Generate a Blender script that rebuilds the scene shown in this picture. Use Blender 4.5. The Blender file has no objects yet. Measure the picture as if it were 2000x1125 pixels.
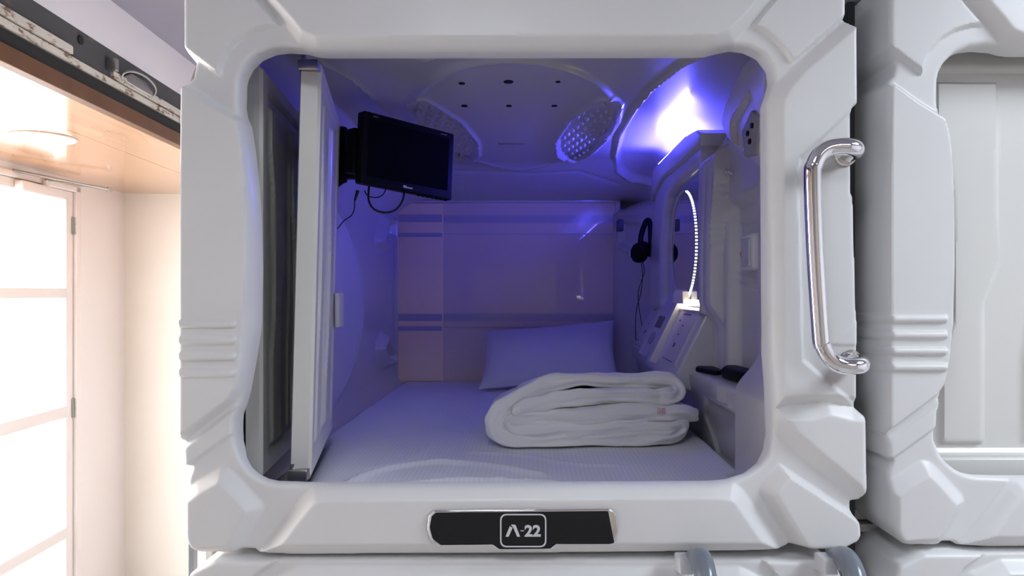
import bpy, bmesh, math, random
import numpy as np
from mathutils import Vector, Matrix, noise

# ---------------------------------------------------------------- camera, world, exposure
F = 1419.0          # focal length in pixels of the 2000 x 1125 frame
CX, CY = 1035.0, 572.0
ZC = 1.90           # eye height
sc = bpy.context.scene
COL = sc.collection
cd = bpy.data.cameras.new('camera')
cam = bpy.data.objects.new('camera', cd); COL.objects.link(cam)
cam.location = (0, 0, ZC); cam.rotation_euler = (math.pi/2, 0, 0)
cd.sensor_width = 36; cd.lens = F/2000*36
cd.shift_x = -(CX-1000)/2000; cd.shift_y = (CY-562.5)/2000
cd.clip_start = 0.05; cd.clip_end = 100
sc.camera = cam
sc.view_settings.view_transform = 'Standard'
sc.view_settings.look = 'None'
sc.view_settings.exposure = 0.25
sc.view_settings.gamma = 1.0
sc.view_settings.use_curve_mapping = False
wd = bpy.data.worlds.new('daylight'); sc.world = wd; wd.use_nodes = True
wb = wd.node_tree.nodes['Background']
wb.inputs[0].default_value = (1.0, 0.985, 0.97, 1); wb.inputs[1].default_value = 7.0
sc.cycles.use_denoising = True
sc.cycles.max_bounces = 10; sc.cycles.diffuse_bounces = 5; sc.cycles.glossy_bounces = 5
sc.cycles.transparent_max_bounces = 8
sc.cycles.caustics_reflective = False; sc.cycles.caustics_refractive = False
sc.cycles.sample_clamp_indirect = 6

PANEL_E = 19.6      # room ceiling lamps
BLUE_E = 350.0       # blue strip above the mirror
WARM_E = 5.5        # white strip in the mirror frame

# ---------------------------------------------------------------- materials
def mat(name, col, rough=0.5, metal=0.0, coat=0.0, spec=0.5, emit=None, es=0, bump=0, bscale=60, var=0, vscale=8, bdist=0.002):
    m = bpy.data.materials.new(name); m.use_nodes = True
    nt = m.node_tree; b = nt.nodes['Principled BSDF']
    b.inputs['Base Color'].default_value = (*col, 1)
    b.inputs['Roughness'].default_value = rough
    b.inputs['Metallic'].default_value = metal
    b.inputs['Coat Weight'].default_value = coat
    b.inputs['Coat Roughness'].default_value = 0.12
    b.inputs['Specular IOR Level'].default_value = spec
    if emit:
        b.inputs['Emission Color'].default_value = (*emit, 1)
        b.inputs['Emission Strength'].default_value = es
    tc = None
    if bump or var:
        tc = nt.nodes.new('ShaderNodeTexCoord')
    if bump:
        n = nt.nodes.new('ShaderNodeTexNoise'); n.inputs['Scale'].default_value = bscale; n.inputs['Detail'].default_value = 4
        nt.links.new(tc.outputs['Object'], n.inputs['Vector'])
        bp = nt.nodes.new('ShaderNodeBump'); bp.inputs['Strength'].default_value = bump; bp.inputs['Distance'].default_value = bdist
        nt.links.new(n.outputs[0], bp.inputs['Height']); nt.links.new(bp.outputs[0], b.inputs['Normal'])
    if var:
        n = nt.nodes.new('ShaderNodeTexNoise'); n.inputs['Scale'].default_value = vscale; n.inputs['Detail'].default_value = 3
        nt.links.new(tc.outputs['Object'], n.inputs['Vector'])
        r = nt.nodes.new('ShaderNodeValToRGB')
        r.color_ramp.elements[0].position = .3; r.color_ramp.elements[1].position = .7
        r.color_ramp.elements[0].color = (*[c*(1-var) for c in col], 1)
        r.color_ramp.elements[1].color = (*[min(1, c*(1+var)) for c in col], 1)
        nt.links.new(n.outputs[0], r.inputs[0]); nt.links.new(r.outputs[0], b.inputs['Base Color'])
    return m

M = {}
M['shell'] = mat('moulded_white_plastic', (.705, .70, .695), .40, coat=.04, var=.015, vscale=5, bump=.05, bscale=25)
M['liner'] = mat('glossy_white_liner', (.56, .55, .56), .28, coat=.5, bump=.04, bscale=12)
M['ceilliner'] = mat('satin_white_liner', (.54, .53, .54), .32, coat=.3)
M['leaf'] = mat('door_plastic', (.66, .645, .61), .35, coat=.2)
M['chrome'] = mat('chrome', (.88, .88, .9), .05, metal=1)
M['steel'] = mat('brushed_steel', (.45, .44, .42), .3, metal=1)
M['black'] = mat('black_plastic', (.004, .004, .005), .5, spec=.12)
M['blackgloss'] = mat('black_screen', (.003, .003, .004), .65, spec=.03)
M['plate'] = mat('black_card', (.012, .012, .014), .45, spec=.25)
M['letter'] = mat('pale_grey_print', (.62, .62, .64), .5)
M['cable'] = mat('black_rubber', (.01, .01, .012), .5)
M['wall'] = mat('white_wall', (.86, .83, .88), .7, bump=.1, bscale=80)
M['ceilpaint'] = mat('lavender_grey_paint', (.30, .29, .36), .8)
M['cream'] = mat('cream_wall', (.86, .83, .77), .55, var=.02, vscale=3)
M['doorpaint'] = mat('off_white_door_paint', (.78, .73, .71), .45)
M['floor'] = mat('grey_tile_floor', (.42, .40, .38), .35, var=.08, vscale=4)
M['backwall'] = mat('warm_room_wall', (.42, .36, .30), .7)
M['dark'] = mat('gap_shade_black', (.012, .012, .014), .7)  # black for gaps and holes, their shade set into the colour
M['post'] = mat('grey_post', (.30, .31, .33), .4)
M['brown'] = mat('brown_lip', (.13, .055, .022), .5, var=.15, vscale=12)
M['railgrey'] = mat('grey_coated_tube', (.16, .18, .22), .28, coat=.3)
M['bracket'] = mat('white_bracket', (.55, .55, .57), .4)
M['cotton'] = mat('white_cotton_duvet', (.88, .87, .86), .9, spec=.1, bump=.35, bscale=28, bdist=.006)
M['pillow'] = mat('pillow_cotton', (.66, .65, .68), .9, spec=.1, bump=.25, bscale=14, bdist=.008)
M['tag'] = mat('pink_tag', (.75, .45, .42), .8)
M['lcd'] = mat('grey_display', (.03, .04, .08), .2)
M['ledwarm'] = mat('white_led_strip', (.9, .85, .75), .5, emit=(1, .86, .66), es=WARM_E)
M['ledring'] = mat('white_led_dots', (.9, .9, .95), .5, emit=(.85, .88, 1), es=2.4)
M['ledblue'] = mat('blue_led_strip', (.2, .2, .9), .5, emit=(.085, .075, 1.0), es=BLUE_E)
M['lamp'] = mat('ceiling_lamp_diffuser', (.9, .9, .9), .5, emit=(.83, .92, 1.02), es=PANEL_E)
M['disc'] = mat('round_lamp_diffuser', (.9, .9, .9), .5, emit=(1, .97, .93), es=6)
M['lampframe'] = mat('lamp_frame', (.7, .7, .7), .5)
M['mirror'] = mat('mirror_glass', (.72, .75, .85), .02, metal=1)
M['red'] = mat('red_button', (.35, .01, .01), .4)
M['seal'] = mat('grey_sill', (.30, .29, .28), .6)
M['warm'] = mat('painted_warm_reflection', (.95, .74, .50), .35, coat=.4)
M['band'] = mat('painted_reflection_grey', (.42, .40, .46), .4)
M['clear'] = mat('clear_block', (.9, .85, .75), .3)
M['btn'] = mat('dark_button', (.04, .04, .09), .4)

def wood_mat():
    m = bpy.data.materials.new('laminate_wood_ceiling'); m.use_nodes = True
    nt = m.node_tree; b = nt.nodes['Principled BSDF']
    tc = nt.nodes.new('ShaderNodeTexCoord'); mp = nt.nodes.new('ShaderNodeMapping')
    mp.inputs['Scale'].default_value = (8, .35, 1)
    nt.links.new(tc.outputs['Object'], mp.inputs['Vector'])
    n = nt.nodes.new('ShaderNodeTexNoise'); n.inputs['Scale'].default_value = 3; n.inputs['Detail'].default_value = 2
    nt.links.new(mp.outputs[0], n.inputs['Vector'])
    r = nt.nodes.new('ShaderNodeValToRGB')
    r.color_ramp.elements[0].position = .3; r.color_ramp.elements[1].position = .75
    r.color_ramp.elements[0].color = (.50, .27, .14, 1); r.color_ramp.elements[1].color = (.57, .33, .18, 1)
    nt.links.new(n.outputs[0], r.inputs[0])
    nt.links.new(r.outputs[0], b.inputs['Base Color'])
    b.inputs['Roughness'].default_value = .16; b.inputs['Coat Weight'].default_value = .6; b.inputs['Coat Roughness'].default_value = .08
    return m
M['wood'] = wood_mat()

def rust_mat(name, paint, rust, thr, rough=.7, scale=22):
    m = bpy.data.materials.new(name); m.use_nodes = True
    nt = m.node_tree; b = nt.nodes['Principled BSDF']
    tc = nt.nodes.new('ShaderNodeTexCoord')
    mp = nt.nodes.new('ShaderNodeMapping'); mp.inputs['Scale'].default_value = (1, .35, 1)
    nt.links.new(tc.outputs['Object'], mp.inputs['Vector'])
    n = nt.nodes.new('ShaderNodeTexNoise'); n.inputs['Scale'].default_value = scale; n.inputs['Detail'].default_value = 10; n.inputs['Roughness'].default_value = .75
    nt.links.new(mp.outputs[0], n.inputs['Vector'])
    r = nt.nodes.new('ShaderNodeValToRGB')
    r.color_ramp.elements[0].position = thr-.03; r.color_ramp.elements[1].position = thr+.03
    r.color_ramp.elements[0].color = (*rust, 1); r.color_ramp.elements[1].color = (*paint, 1)
    nt.links.new(n.outputs[0], r.inputs[0]); nt.links.new(r.outputs[0], b.inputs['Base Color'])
    b.inputs['Roughness'].default_value = rough
    return m
M['track'] = rust_mat('chipped_white_steel', (.62, .58, .52), (.20, .12, .07), .44, scale=40)
M['beam'] = rust_mat('weathered_dark_steel', (.075, .075, .08), (.16, .11, .09), .36, scale=14)

def sheet_mat():
    m = bpy.data.materials.new('striped_white_sheet'); m.use_nodes = True
    nt = m.node_tree; b = nt.nodes['Principled BSDF']
    tc = nt.nodes.new('ShaderNodeTexCoord'); sp = nt.nodes.new('ShaderNodeSeparateXYZ')
    nt.links.new(tc.outputs['Object'], sp.inputs[0])
    mu = nt.nodes.new('ShaderNodeMath'); mu.operation = 'MULTIPLY'; mu.inputs[1].default_value = 2*math.pi/.0105
    nt.links.new(sp.outputs[0], mu.inputs[0])
    s = nt.nodes.new('ShaderNodeMath'); s.operation = 'SINE'; nt.links.new(mu.outputs[0], s.inputs[0])
    mr = nt.nodes.new('ShaderNodeMapRange'); mr.inputs[1].default_value = -.3; mr.inputs[2].default_value = .3
    nt.links.new(s.outputs[0], mr.inputs[0])
    mx = nt.nodes.new('ShaderNodeMix'); mx.data_type = 'RGBA'
    mx.inputs[6].default_value = (.80, .80, .82, 1); mx.inputs[7].default_value = (.84, .84, .86, 1)
    nt.links.new(mr.outputs[0], mx.inputs[0]); nt.links.new(mx.outputs[2], b.inputs['Base Color'])
    b.inputs['Roughness'].default_value = .75; b.inputs['Specular IOR Level'].default_value = .2
    return m
M['sheet'] = sheet_mat()

def back_mat():
    # cream acrylic panel with reflected blue-grey bands painted into its colour
    m = bpy.data.materials.new('banded_acrylic_panel'); m.use_nodes = True
    nt = m.node_tree; b = nt.nodes['Principled BSDF']
    tc = nt.nodes.new('ShaderNodeTexCoord'); sp = nt.nodes.new('ShaderNodeSeparateXYZ')
    nt.links.new(tc.outputs['Object'], sp.inputs[0])
    r = nt.nodes.new('ShaderNodeValToRGB'); cr = r.color_ramp
    a = nt.nodes.new('ShaderNodeMapRange'); a.inputs[1].default_value = ZC-.42; a.inputs[2].default_value = ZC+.42
    nt.links.new(sp.outputs[2], a.inputs[0]); nt.links.new(a.outputs[0], r.inputs[0])
    cream = (.78, .64, .52, 1); blue = (.50, .47, .49, 1)
    def pos(py): return ((CY-py)*3.3/F+.42)/.84
    while len(cr.elements) > 1: cr.elements.remove(cr.elements[0])
    cr.elements[0].position = 0; cr.elements[0].color = cream
    for (y0, y1) in ((628, 612), (436, 420)):
        for p, c in ((pos(y0)-.005, cream), (pos(y0)+.008, blue), (pos(y1)-.008, blue), (pos(y1)+.005, cream)):
            e = cr.elements.new(p); e.color = c
    nt.links.new(r.outputs[0], b.inputs['Base Color'])
    b.inputs['Roughness'].default_value = .35; b.inputs['Coat Weight'].default_value = 1; b.inputs['Coat Roughness'].default_value = .03
    b.inputs['Coat IOR'].default_value = 1.5
    return m
M['back'] = back_mat()

def glass_mat():
    m = bpy.data.materials.new('window_glass'); m.use_nodes = True
    nt = m.node_tree; nt.nodes.clear()
    o = nt.nodes.new('ShaderNodeOutputMaterial'); mx = nt.nodes.new('ShaderNodeMixShader')
    t = nt.nodes.new('ShaderNodeBsdfTransparent'); g = nt.nodes.new('ShaderNodeBsdfGlossy'); g.inputs['Roughness'].default_value = .02
    mx.inputs[0].default_value = .06
    nt.links.new(t.outputs[0], mx.inputs[1]); nt.links.new(g.outputs[0], mx.inputs[2])
    nt.links.new(mx.outputs[0], o.inputs[0])
    return m
M['glass'] = glass_mat()

# ---------------------------------------------------------------- helpers
def H(h): return ZC + h
def W(px, py, Y): return Vector(((px-CX)*Y/F, Y, ZC-(py-CY)*Y/F))

def empty(name, loc, label=None, cat=None, group=None, kind=None):
    o = bpy.data.objects.new(name, None); COL.objects.link(o); o.location = loc
    o.empty_display_size = .05
    tag(o, label, cat, group, kind); return o
def tag(o, label=None, cat=None, group=None, kind=None):
    for k, v in (('label', label), ('category', cat), ('group', group), ('kind', kind)):
        if v: o[k] = v
    return o

def wloc(o):
    m = Matrix.Translation(o.location); m = m @ o.rotation_euler.to_matrix().to_4x4()
    mi = o.matrix_parent_inverse
    return (wloc(o.parent) @ mi @ m) if o.parent else m

def link_mesh(name, me, m, parent=None, smooth=True, label=None):
    o = bpy.data.objects.new(name, me); COL.objects.link(o)
    if m: me.materials.append(m)
    for p in me.polygons: p.use_smooth = smooth
    if smooth:
        try: me.set_sharp_from_angle(angle=math.radians(38))
        except Exception: pass
    if parent:
        o.parent = parent; o.matrix_parent_inverse = wloc(parent).inverted()
    if label: o['label'] = label
    return o

class MB:
    def __init__(s): s.v = []; s.f = []
    def add(s, vs, fs):
        n = len(s.v); s.v += [tuple(v) for v in vs]; s.f += [tuple(i+n for i in f) for f in fs]; return s
    def box(s, a, b, bev=0, mtx=None):
        bm = bmesh.new(); bmesh.ops.create_cube(bm, size=1)
        for v in bm.verts: v.co = Vector([a[i]+(v.co[i]+.5)*(b[i]-a[i]) for i in range(3)])
        if bev: bmesh.ops.bevel(bm, geom=bm.edges[:], offset=bev, segments=3, affect='EDGES', profile=.5)
        return s.bm(bm, mtx)
    def bm(s, bm, mtx=None):
        if mtx is not None: bmesh.ops.transform(bm, matrix=mtx, verts=bm.verts)
        bm.verts.ensure_lookup_table(); bm.verts.index_update()
        s.add([v.co[:] for v in bm.verts], [[v.index for v in f.verts] for f in bm.faces]); bm.free(); return s
    def prism(s, poly, a, b, axis='Y', bev=0, mtx=None):
        # poly in the two remaining axes, extruded from a to b on axis
        def P(u, w, t): return {'Y': (u, t, w), 'X': (t, u, w), 'Z': (u, w, t)}[axis]
        bm = bmesh.new()
        va = [bm.verts.new(P(u, w, a)) for u, w in poly]; vb = [bm.verts.new(P(u, w, b)) for u, w in poly]
        n = len(poly); bm.faces.new(va); bm.faces.new(vb[::-1])
        for i in range(n): bm.faces.new((va[i], va[(i+1) % n], vb[(i+1) % n], vb[i]))
        bmesh.ops.recalc_face_normals(bm, faces=bm.faces)
        if bev:
            es = [e for e in bm.edges if (e.verts[0] in va) == (e.verts[1] in va)]
            bmesh.ops.bevel(bm, geom=es, offset=bev, segments=3, affect='EDGES', profile=.5)
        return s.bm(bm, mtx)
    def tube(s, pts, r, seg=14, smooth=0, cap=True):
        pts = [Vector(p) for p in pts]
        if smooth: pts = catmull(pts, smooth)
        rs = r if isinstance(r, (list, tuple)) else [r]*len(pts)
        if len(rs) != len(pts): rs = [rs[min(len(rs)-1, int(i/(len(pts)-1)*(len(rs)-1)+.5))] for i in range(len(pts))]
        t0 = (pts[1]-pts[0]).normalized(); up = Vector((0, 0, 1)) if abs(t0.z) < .9 else Vector((1, 0, 0))
        n = t0.cross(up).normalized(); vs = []; fs = []
        for i, p in enumerate(pts):
            t = (pts[min(i+1, len(pts)-1)]-pts[max(i-1, 0)]).normalized()
            n = (n-t*n.dot(t)).normalized(); b = t.cross(n)
            for k in range(seg):
                a = 2*math.pi*k/seg; vs.append(p+(n*math.cos(a)+b*math.sin(a))*rs[i])
        for i in range(len(pts)-1):
            for k in range(seg):
                fs.append((i*seg+k, i*seg+(k+1) % seg, (i+1)*seg+(k+1) % seg, (i+1)*seg+k))
        if cap: fs += [tuple(range(seg))[::-1], tuple(range((len(pts)-1)*seg, len(pts)*seg))]
        return s.add(vs, fs)
    def cyl(s, a, b, r, seg=28, r2=None, bev=0):
        a = Vector(a); b = Vector(b); d = b-a
        bm = bmesh.new(); bmesh.ops.create_cone(bm, cap_ends=True, segments=seg, radius1=r, radius2=r if r2 is None else r2, depth=d.length)
        if bev: bmesh.ops.bevel(bm, geom=[e for e in bm.edges if len(e.link_faces) == 2 and any(len(f.verts) > 4 for f in e.link_faces)], offset=bev, segments=3, affect='EDGES')
        q = d.to_track_quat('Z', 'Y').to_matrix().to_4x4()
        return s.bm(bm, Matrix.Translation((a+b)/2) @ q)
    def ball(s, c, r, sub=2, sc3=(1, 1, 1)):
        bm = bmesh.new(); bmesh.ops.create_icosphere(bm, subdivisions=sub, radius=r)
        return s.bm(bm, Matrix.Translation(c) @ Matrix.Diagonal((*sc3, 1)))
    def build(s, name, m, parent=None, smooth=True, label=None):
        me = bpy.data.meshes.new(name); me.from_pydata(s.v, [], s.f); me.update()
        return link_mesh(name, me, m, parent, smooth, label)

def catmull(pts, n):
    out = []; P = [pts[0]]+list(pts)+[pts[-1]]
    for i in range(1, len(P)-2):
        p0, p1, p2, p3 = P[i-1], P[i], P[i+1], P[i+2]
        for k in range(n):
            t = k/n
            out.append(.5*((2*p1)+(p2-p0)*t+(2*p0-5*p1+4*p2-p3)*t*t+(3*p1-p0-3*p2+p3)*t**3))
    out.append(P[-2]); return out

def round_poly(pts, r, seg=7):
    out = []; n = len(pts)
    for i in range(n):
        p = np.array(pts[i][:2], float); a = np.array(pts[i-1][:2], float); b = np.array(pts[(i+1) % n][:2], float)
        rr = pts[i][2] if len(pts[i]) > 2 else r
        da, db = a-p, b-p; la, lb = np.linalg.norm(da), np.linalg.norm(db)
        if rr <= 0 or la < 1e-6 or lb < 1e-6: out.append(p); continue
        da /= la; db /= lb; cosv = np.clip(np.dot(da, db), -1, 1); ang = math.acos(cosv)
        if ang > math.pi-.05: out.append(p); continue
        t = min(rr/math.tan(ang/2), la*.45, lb*.45)
        s, e = p+da*t, p+db*t
        for k in range(seg+1):
            u = k/seg; out.append((1-u)**2*s+2*u*(1-u)*p+u*u*e)
    return np.array(out)

def sdf(P, poly):
    # positive inside
    P = np.asarray(P, float); poly = np.asarray(poly, float)
    d2 = np.full(len(P), 1e9); ins = np.zeros(len(P), bool)
    x, y = P[:, 0], P[:, 1]; n = len(poly)
    for i in range(n):
        ax, ay = poly[i]; bx, by = poly[(i+1) % n]
        ex, ey = bx-ax, by-ay; L = ex*ex+ey*ey
        if L < 1e-14: continue
        t = np.clip(((x-ax)*ex+(y-ay)*ey)/L, 0, 1)
        dx, dy = x-ax-t*ex, y-ay-t*ey
        d2 = np.minimum(d2, dx*dx+dy*dy)
        c = (ay > y) != (by > y)
        if ey != 0: ins ^= c & (x < ex*(y-ay)/ey+ax)
    d = np.sqrt(d2); return np.where(ins, d, -d)

def linedist(P, pts):
    P = np.asarray(P, float); d2 = np.full(len(P), 1e9)
    for (ax, ay), (bx, by) in zip(pts[:-1], pts[1:]):
        ex, ey = bx-ax, by-ay; L = ex*ex+ey*ey+1e-14
        t = np.clip(((P[:, 0]-ax)*ex+(P[:, 1]-ay)*ey)/L, 0, 1)
        d2 = np.minimum(d2, (P[:, 0]-ax-t*ex)**2+(P[:, 1]-ay-t*ey)**2)
    return np.sqrt(d2)

def ss(t):
    t = np.clip(t, 0, 1); return t*t*(3-2*t)
def ramp(t):
    t = np.clip(t, 0, 1); return .82*t+.18*ss(t)
def step(P, poly, h, w): return h*ramp(sdf(P, poly)/w)
def fillet(s, wid, dep):
    t = np.clip(s/wid, 0, 1); return dep*(1-np.sqrt(np.clip(1-(1-t)**2, 0, 1)))

def hfield(dom, res, hfun, mapf, shape=None, skirt=None, flip=False):
    """relief mesh: grid over dom, trimmed to shape(P)>0 with the rim snapped onto the outline; skirt = height the rim is carried back to"""
    x0, x1, y0, y1 = dom
    nx, ny = int(round((x1-x0)/res))+1, int(round((y1-y0)/res))+1
    gx, gy = np.meshgrid(np.linspace(x0, x1, nx), np.linspace(y0, y1, ny))
    P = np.stack([gx.ravel(), gy.ravel()], 1)
    idx = np.arange(nx*ny).reshape(ny, nx)
    Q = np.stack([idx[:-1, :-1].ravel(), idx[:-1, 1:].ravel(), idx[1:, 1:].ravel(), idx[1:, :-1].ravel()], 1)
    if shape is not None:
        S = shape(P); Q = Q[S[Q].mean(1) > 0]
    # boundary edges
    E = np.concatenate([Q[:, [0, 1]], Q[:, [1, 2]], Q[:, [2, 3]], Q[:, [3, 0]]])
    key = np.minimum(E[:, 0], E[:, 1]).astype(np.int64)*(nx*ny)+np.maximum(E[:, 0], E[:, 1])
    _, inv, cnt = np.unique(key, return_inverse=True, return_counts=True)
    BE = E[cnt[inv.ravel()] == 1]
    if shape is not None:
        bv = np.unique(BE)
        for it in range(4):
            p = P[bv]; s = shape(p); e = 1e-4
            g = np.stack([(shape(p+[e, 0])-s)/e, (shape(p+[0, e])-s)/e], 1)
            g /= np.maximum((g**2).sum(1, keepdims=True), .2)
            P[bv] = p-g*s[:, None]*.9
    h = hfun(P)
    V = np.array(mapf(P[:, 0], P[:, 1], h)).T
    faces = Q
    if skirt is not None:
        bv = np.unique(BE); m = -np.ones(len(P), int); m[bv] = len(P)+np.arange(len(bv))
        V2 = np.array(mapf(P[bv, 0], P[bv, 1], skirt(P[bv]) if callable(skirt) else np.full(len(bv), skirt))).T
        V = np.concatenate([V, V2])
        faces = np.concatenate([Q, np.stack([BE[:, 1], BE[:, 0], m[BE[:, 0]], m[BE[:, 1]]], 1)])
    used = np.unique(faces); rm = -np.ones(len(V), int); rm[used] = np.arange(len(used))
    V = V[used]; faces = rm[faces]
    if flip: faces = faces[:, ::-1]
    return V.tolist(), faces.tolist()

def copy_tree(o, parent=None, skip=()):
    c = o.copy(); COL.objects.link(c)
    if parent: c.parent = parent
    for ch in list(o.children):
        if ch.name.split('.')[0] in skip: continue
        copy_tree(ch, c, skip)
    return c

# ---------------------------------------------------------------- the room
TH = math.radians(3.2); cT, sT = math.cos(TH), math.sin(TH)
RM = Matrix.Rotation(TH, 4, 'Z')            # the shopfront side stands a little off square
def struct(o): o['kind'] = 'structure'; return o
UL = -1.26; UG = -2.20; VE = 4.52; HL = .60; HC = .98

struct(MB().box((-3.2, -2.7, -.1), (3.4, 4.9, 0)).build('floor', M['floor'], smooth=False))
struct(MB().box((-2.0, -2.7, H(HC)), (3.4, 4.9, H(HC)+.1)).build('ceiling', M['ceilpaint'], smooth=False))
struct(MB().box((3.1, -2.6, 0), (3.2, 4.8, H(HC))).build('wall_right', M['wall'], smooth=False))
struct(MB().box((-1.9, -2.7, 0), (3.3, -2.6, H(HC))).build('wall_rear', M['backwall'], smooth=False))
struct(MB().box((-1.42, 4.3, 0), (3.2, 4.4, H(HC))).build('wall_back', M['wall'], smooth=False))
w = MB()                                     # left wall: band over the opening and solid parts before and behind it
w.box((UL-.14, -2.9, H(.81)), (UL-.005, 5.0, H(HC)+.02), mtx=RM)
w.box((UL-.14, -2.9, 0), (UL, -.9, H(.81)), mtx=RM)
w.box((UL-.14, 4.5, 0), (UL-.02, 4.75, H(.81)), mtx=RM)
struct(w.build('wall_left', M['wall'], smooth=False))
struct(MB().box((UG-.02, VE, 0), (UL-.02, VE+.1, H(.72)), mtx=RM).build('wall_passage_end', M['cream'], smooth=False))
struct(MB().box((UG-.02, -1.1, 0), (UL-.02, -1.0, H(.72)), mtx=RM).build('wall_passage_near', M['cream'], smooth=False))
# wall with glazed doors: solid beyond the door, over it, and before
DV0, DV1 = 3.14, 3.885+.13
w = MB()
w.box((UG-.08, DV1, 0), (UG, VE+.1, H(.72)), mtx=RM)
w.box((UG-.08, -1.0, H(.55)), (UG, DV1, H(.72)), mtx=RM)
w.box((UG-.08, -1.0, 0), (UG, 1.0, H(.55)), mtx=RM)
struct(w.build('wall_passage_side', M['doorpaint'], smooth=False))
# laminate ceiling of the passage, boards along the passage
w = MB(); us = [UG-.02, -1.55, UL-.02]
for a, b in zip(us[:-1], us[1:]): w.box((a+.0015, -1.1, H(HL)), (b-.0015, VE+.05, H(HL)+.02), mtx=RM)
w.box((UG-.02, -1.1, H(HL)+.015), (UL-.02, VE+.05, H(HL)+.03), mtx=RM)
o = struct(w.build('ceiling_passage', M['wood'], smooth=False))
struct(MB().box((UL-.03, -.9, H(.598)), (UL+.005, 4.5, H(.648)), bev=.002, mtx=RM).build('trim_1', M['brown'], smooth=False))

# glazed door leaves: one in view, one before it
def glazed_door(v0, v1, label, first):
    root = empty('glazed_door', RM @ Vector((UG, (v0+v1)/2, 0)), label, 'door', kind='structure')
    root.name = 'door_1' if first else 'door_2'
    f = MB(); x0, x1 = UG-.045, UG-.005
    st = .062
    rails = [(.486, .533), (-.027, .024), (-.652, -.591), (-1.283, -1.226), (-1.89, -1.76)]
    f.box((x0, v0, H(-1.89)), (x1, v0+st, H(.533)), bev=.004, mtx=RM)
    f.box((x0, v1-st, H(-1.89)), (x1, v1, H(.533)), bev=.004, mtx=RM)
    for a, b in rails: f.box((x0, v0+st-.002, H(a)), (x1, v1-st+.002, H(b)), bev=.004, mtx=RM)
    f.build('door_frame', M['doorpaint'], root)
    for (a, _), (_, b) in zip(rails[:-1], rails[1:]):
        MB().box((UG-.029, v0+st, H(b)), (UG-.023, v1-st, H(a)), mtx=RM).build('glass_pane', M['glass'], root, smooth=False)
    for hz in ((.31, .40), (-.66, -.56)):
        hg = MB(); za, zb = H(hz[0]), H(hz[1])
        hg.box((UG-.004, v1-.014, za), (UG+.002, v1+.022, zb), mtx=RM)
        for k in range(5):
            z = za+(zb-za)*k/5
            hg.cyl(RM @ Vector((UG+.004, v1+.004, z+.001)), RM @ Vector((UG+.004, v1+.004, z+(zb-za)/5-.002)), .006, 12)
        hg.build('hinge', M['steel'], root)
    return root
g1 = glazed_door(DV0, 3.885+.10, 'white framed glazed door with bright panes and a closer at its top', True)
glazed_door(2.28, DV0-.006, 'nearer white framed glazed door beside the one with the closer', False)
fr = MB()
fr.box((UG-.06, 3.985+.002, 0), (UG+.012, 4.03, H(.56)), bev=.003, mtx=RM)
fr.box((UG-.06, 2.25, H(.535)), (UG+.012, 4.03, H(.565)), bev=.003, mtx=RM)
fr.box((UG-.06, 2.23, 0), (UG+.012, 2.277, H(.56)), bev=.003, mtx=RM)
struct(fr.build('trim_2', M['doorpaint']))
# door closer
cl = MB(); cl.box((UG-.004, 3.50, H(.475)), (UG+.04, 3.74, H(.525)), bev=.006, mtx=RM)
cl.cyl(RM @ Vector((UG+.02, 3.70, H(.52))), RM @ Vector((UG+.02, 3.70, H(.552))), .013, 16)
cb = cl.build('door_closer', M['doorpaint'], g1, label='silver overhead door closer')
ar = MB()
pA, pB, pC = [RM @ Vector(q) for q in ((UG+.02, 3.70, H(.555)), (UG+.20, 3.95, H(.545)), (UG+.012, 3.47, H(.565)))]
ar.tube([pA, pB], .006, 10); ar.tube([pC, pB], .006, 10); ar.cyl(pB+Vector((0, 0, -.012)), pB+Vector((0, 0, .012)), .012, 14)
ar.build('closer_arm', M['steel'], cb)

# roller shutter housing along the head of the opening
st = empty('shutter_track', RM @ Vector((UL, 1.8, H(.65))), 'rusty dark steel shutter beam with chipped white guide over the passage opening', 'shutter track')
MB().box((UL-.06, -.9, H(.69)), (UL-.004, 4.5, H(.812)), mtx=RM).build('beam', M['beam'], st, smooth=False)
b_ = MB(); b_.box((UL-.004, -.9, H(.692)), (UL+.006, 4.5, H(.712)), bev=.001, mtx=RM)
b_.box((UL-.004, -.9, H(.718)), (UL+.010, 2.26, H(.742)), bev=.001, mtx=RM)
b_.box((UL-.004, 2.50, H(.718)), (UL+.008, 4.5, H(.742)), bev=.001, mtx=RM)
b_.build('guide_rail', M['track'], st, smooth=False, label='chipped white painted guide rail')
MB().box((UL-.10, -.9, H(.645)), (UL-.008, 4.5, H(.6915)), mtx=RM).build('slot', M['dark'], st, smooth=False)  # solid dark box in the recess, gap shade given as colour
b_ = MB(); b_.box((UL-.005, 2.47, H(.735)), (UL+.03, 2.49, H(.775)), bev=.002, mtx=RM)
arc = [RM @ Vector((UL+.012+.018*math.sin(a), 2.67+.12*math.cos(a), H(.745)+.030*math.sin(a))) for a in np.linspace(0, 2*math.pi, 30)]
b_.tube(arc, .004, 8)
b_.prism(round_poly([(2.58, H(.728)), (2.76, H(.728)), (2.78, H(.745)), (2.72, H(.768)), (2.62, H(.768)), (2.57, H(.745))], .01).tolist(), UL+.002, UL+.012, 'X', bev=.003, mtx=RM)
b_.build('bracket', M['steel'], st, label='bent steel bracket')
MB().cyl(RM @ Vector((UL-.006, 2.32, H(.782))), RM @ Vector((UL+.001, 2.32, H(.782))), .014, 12).build('bolt_hole', M['dark'], st)

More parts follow.
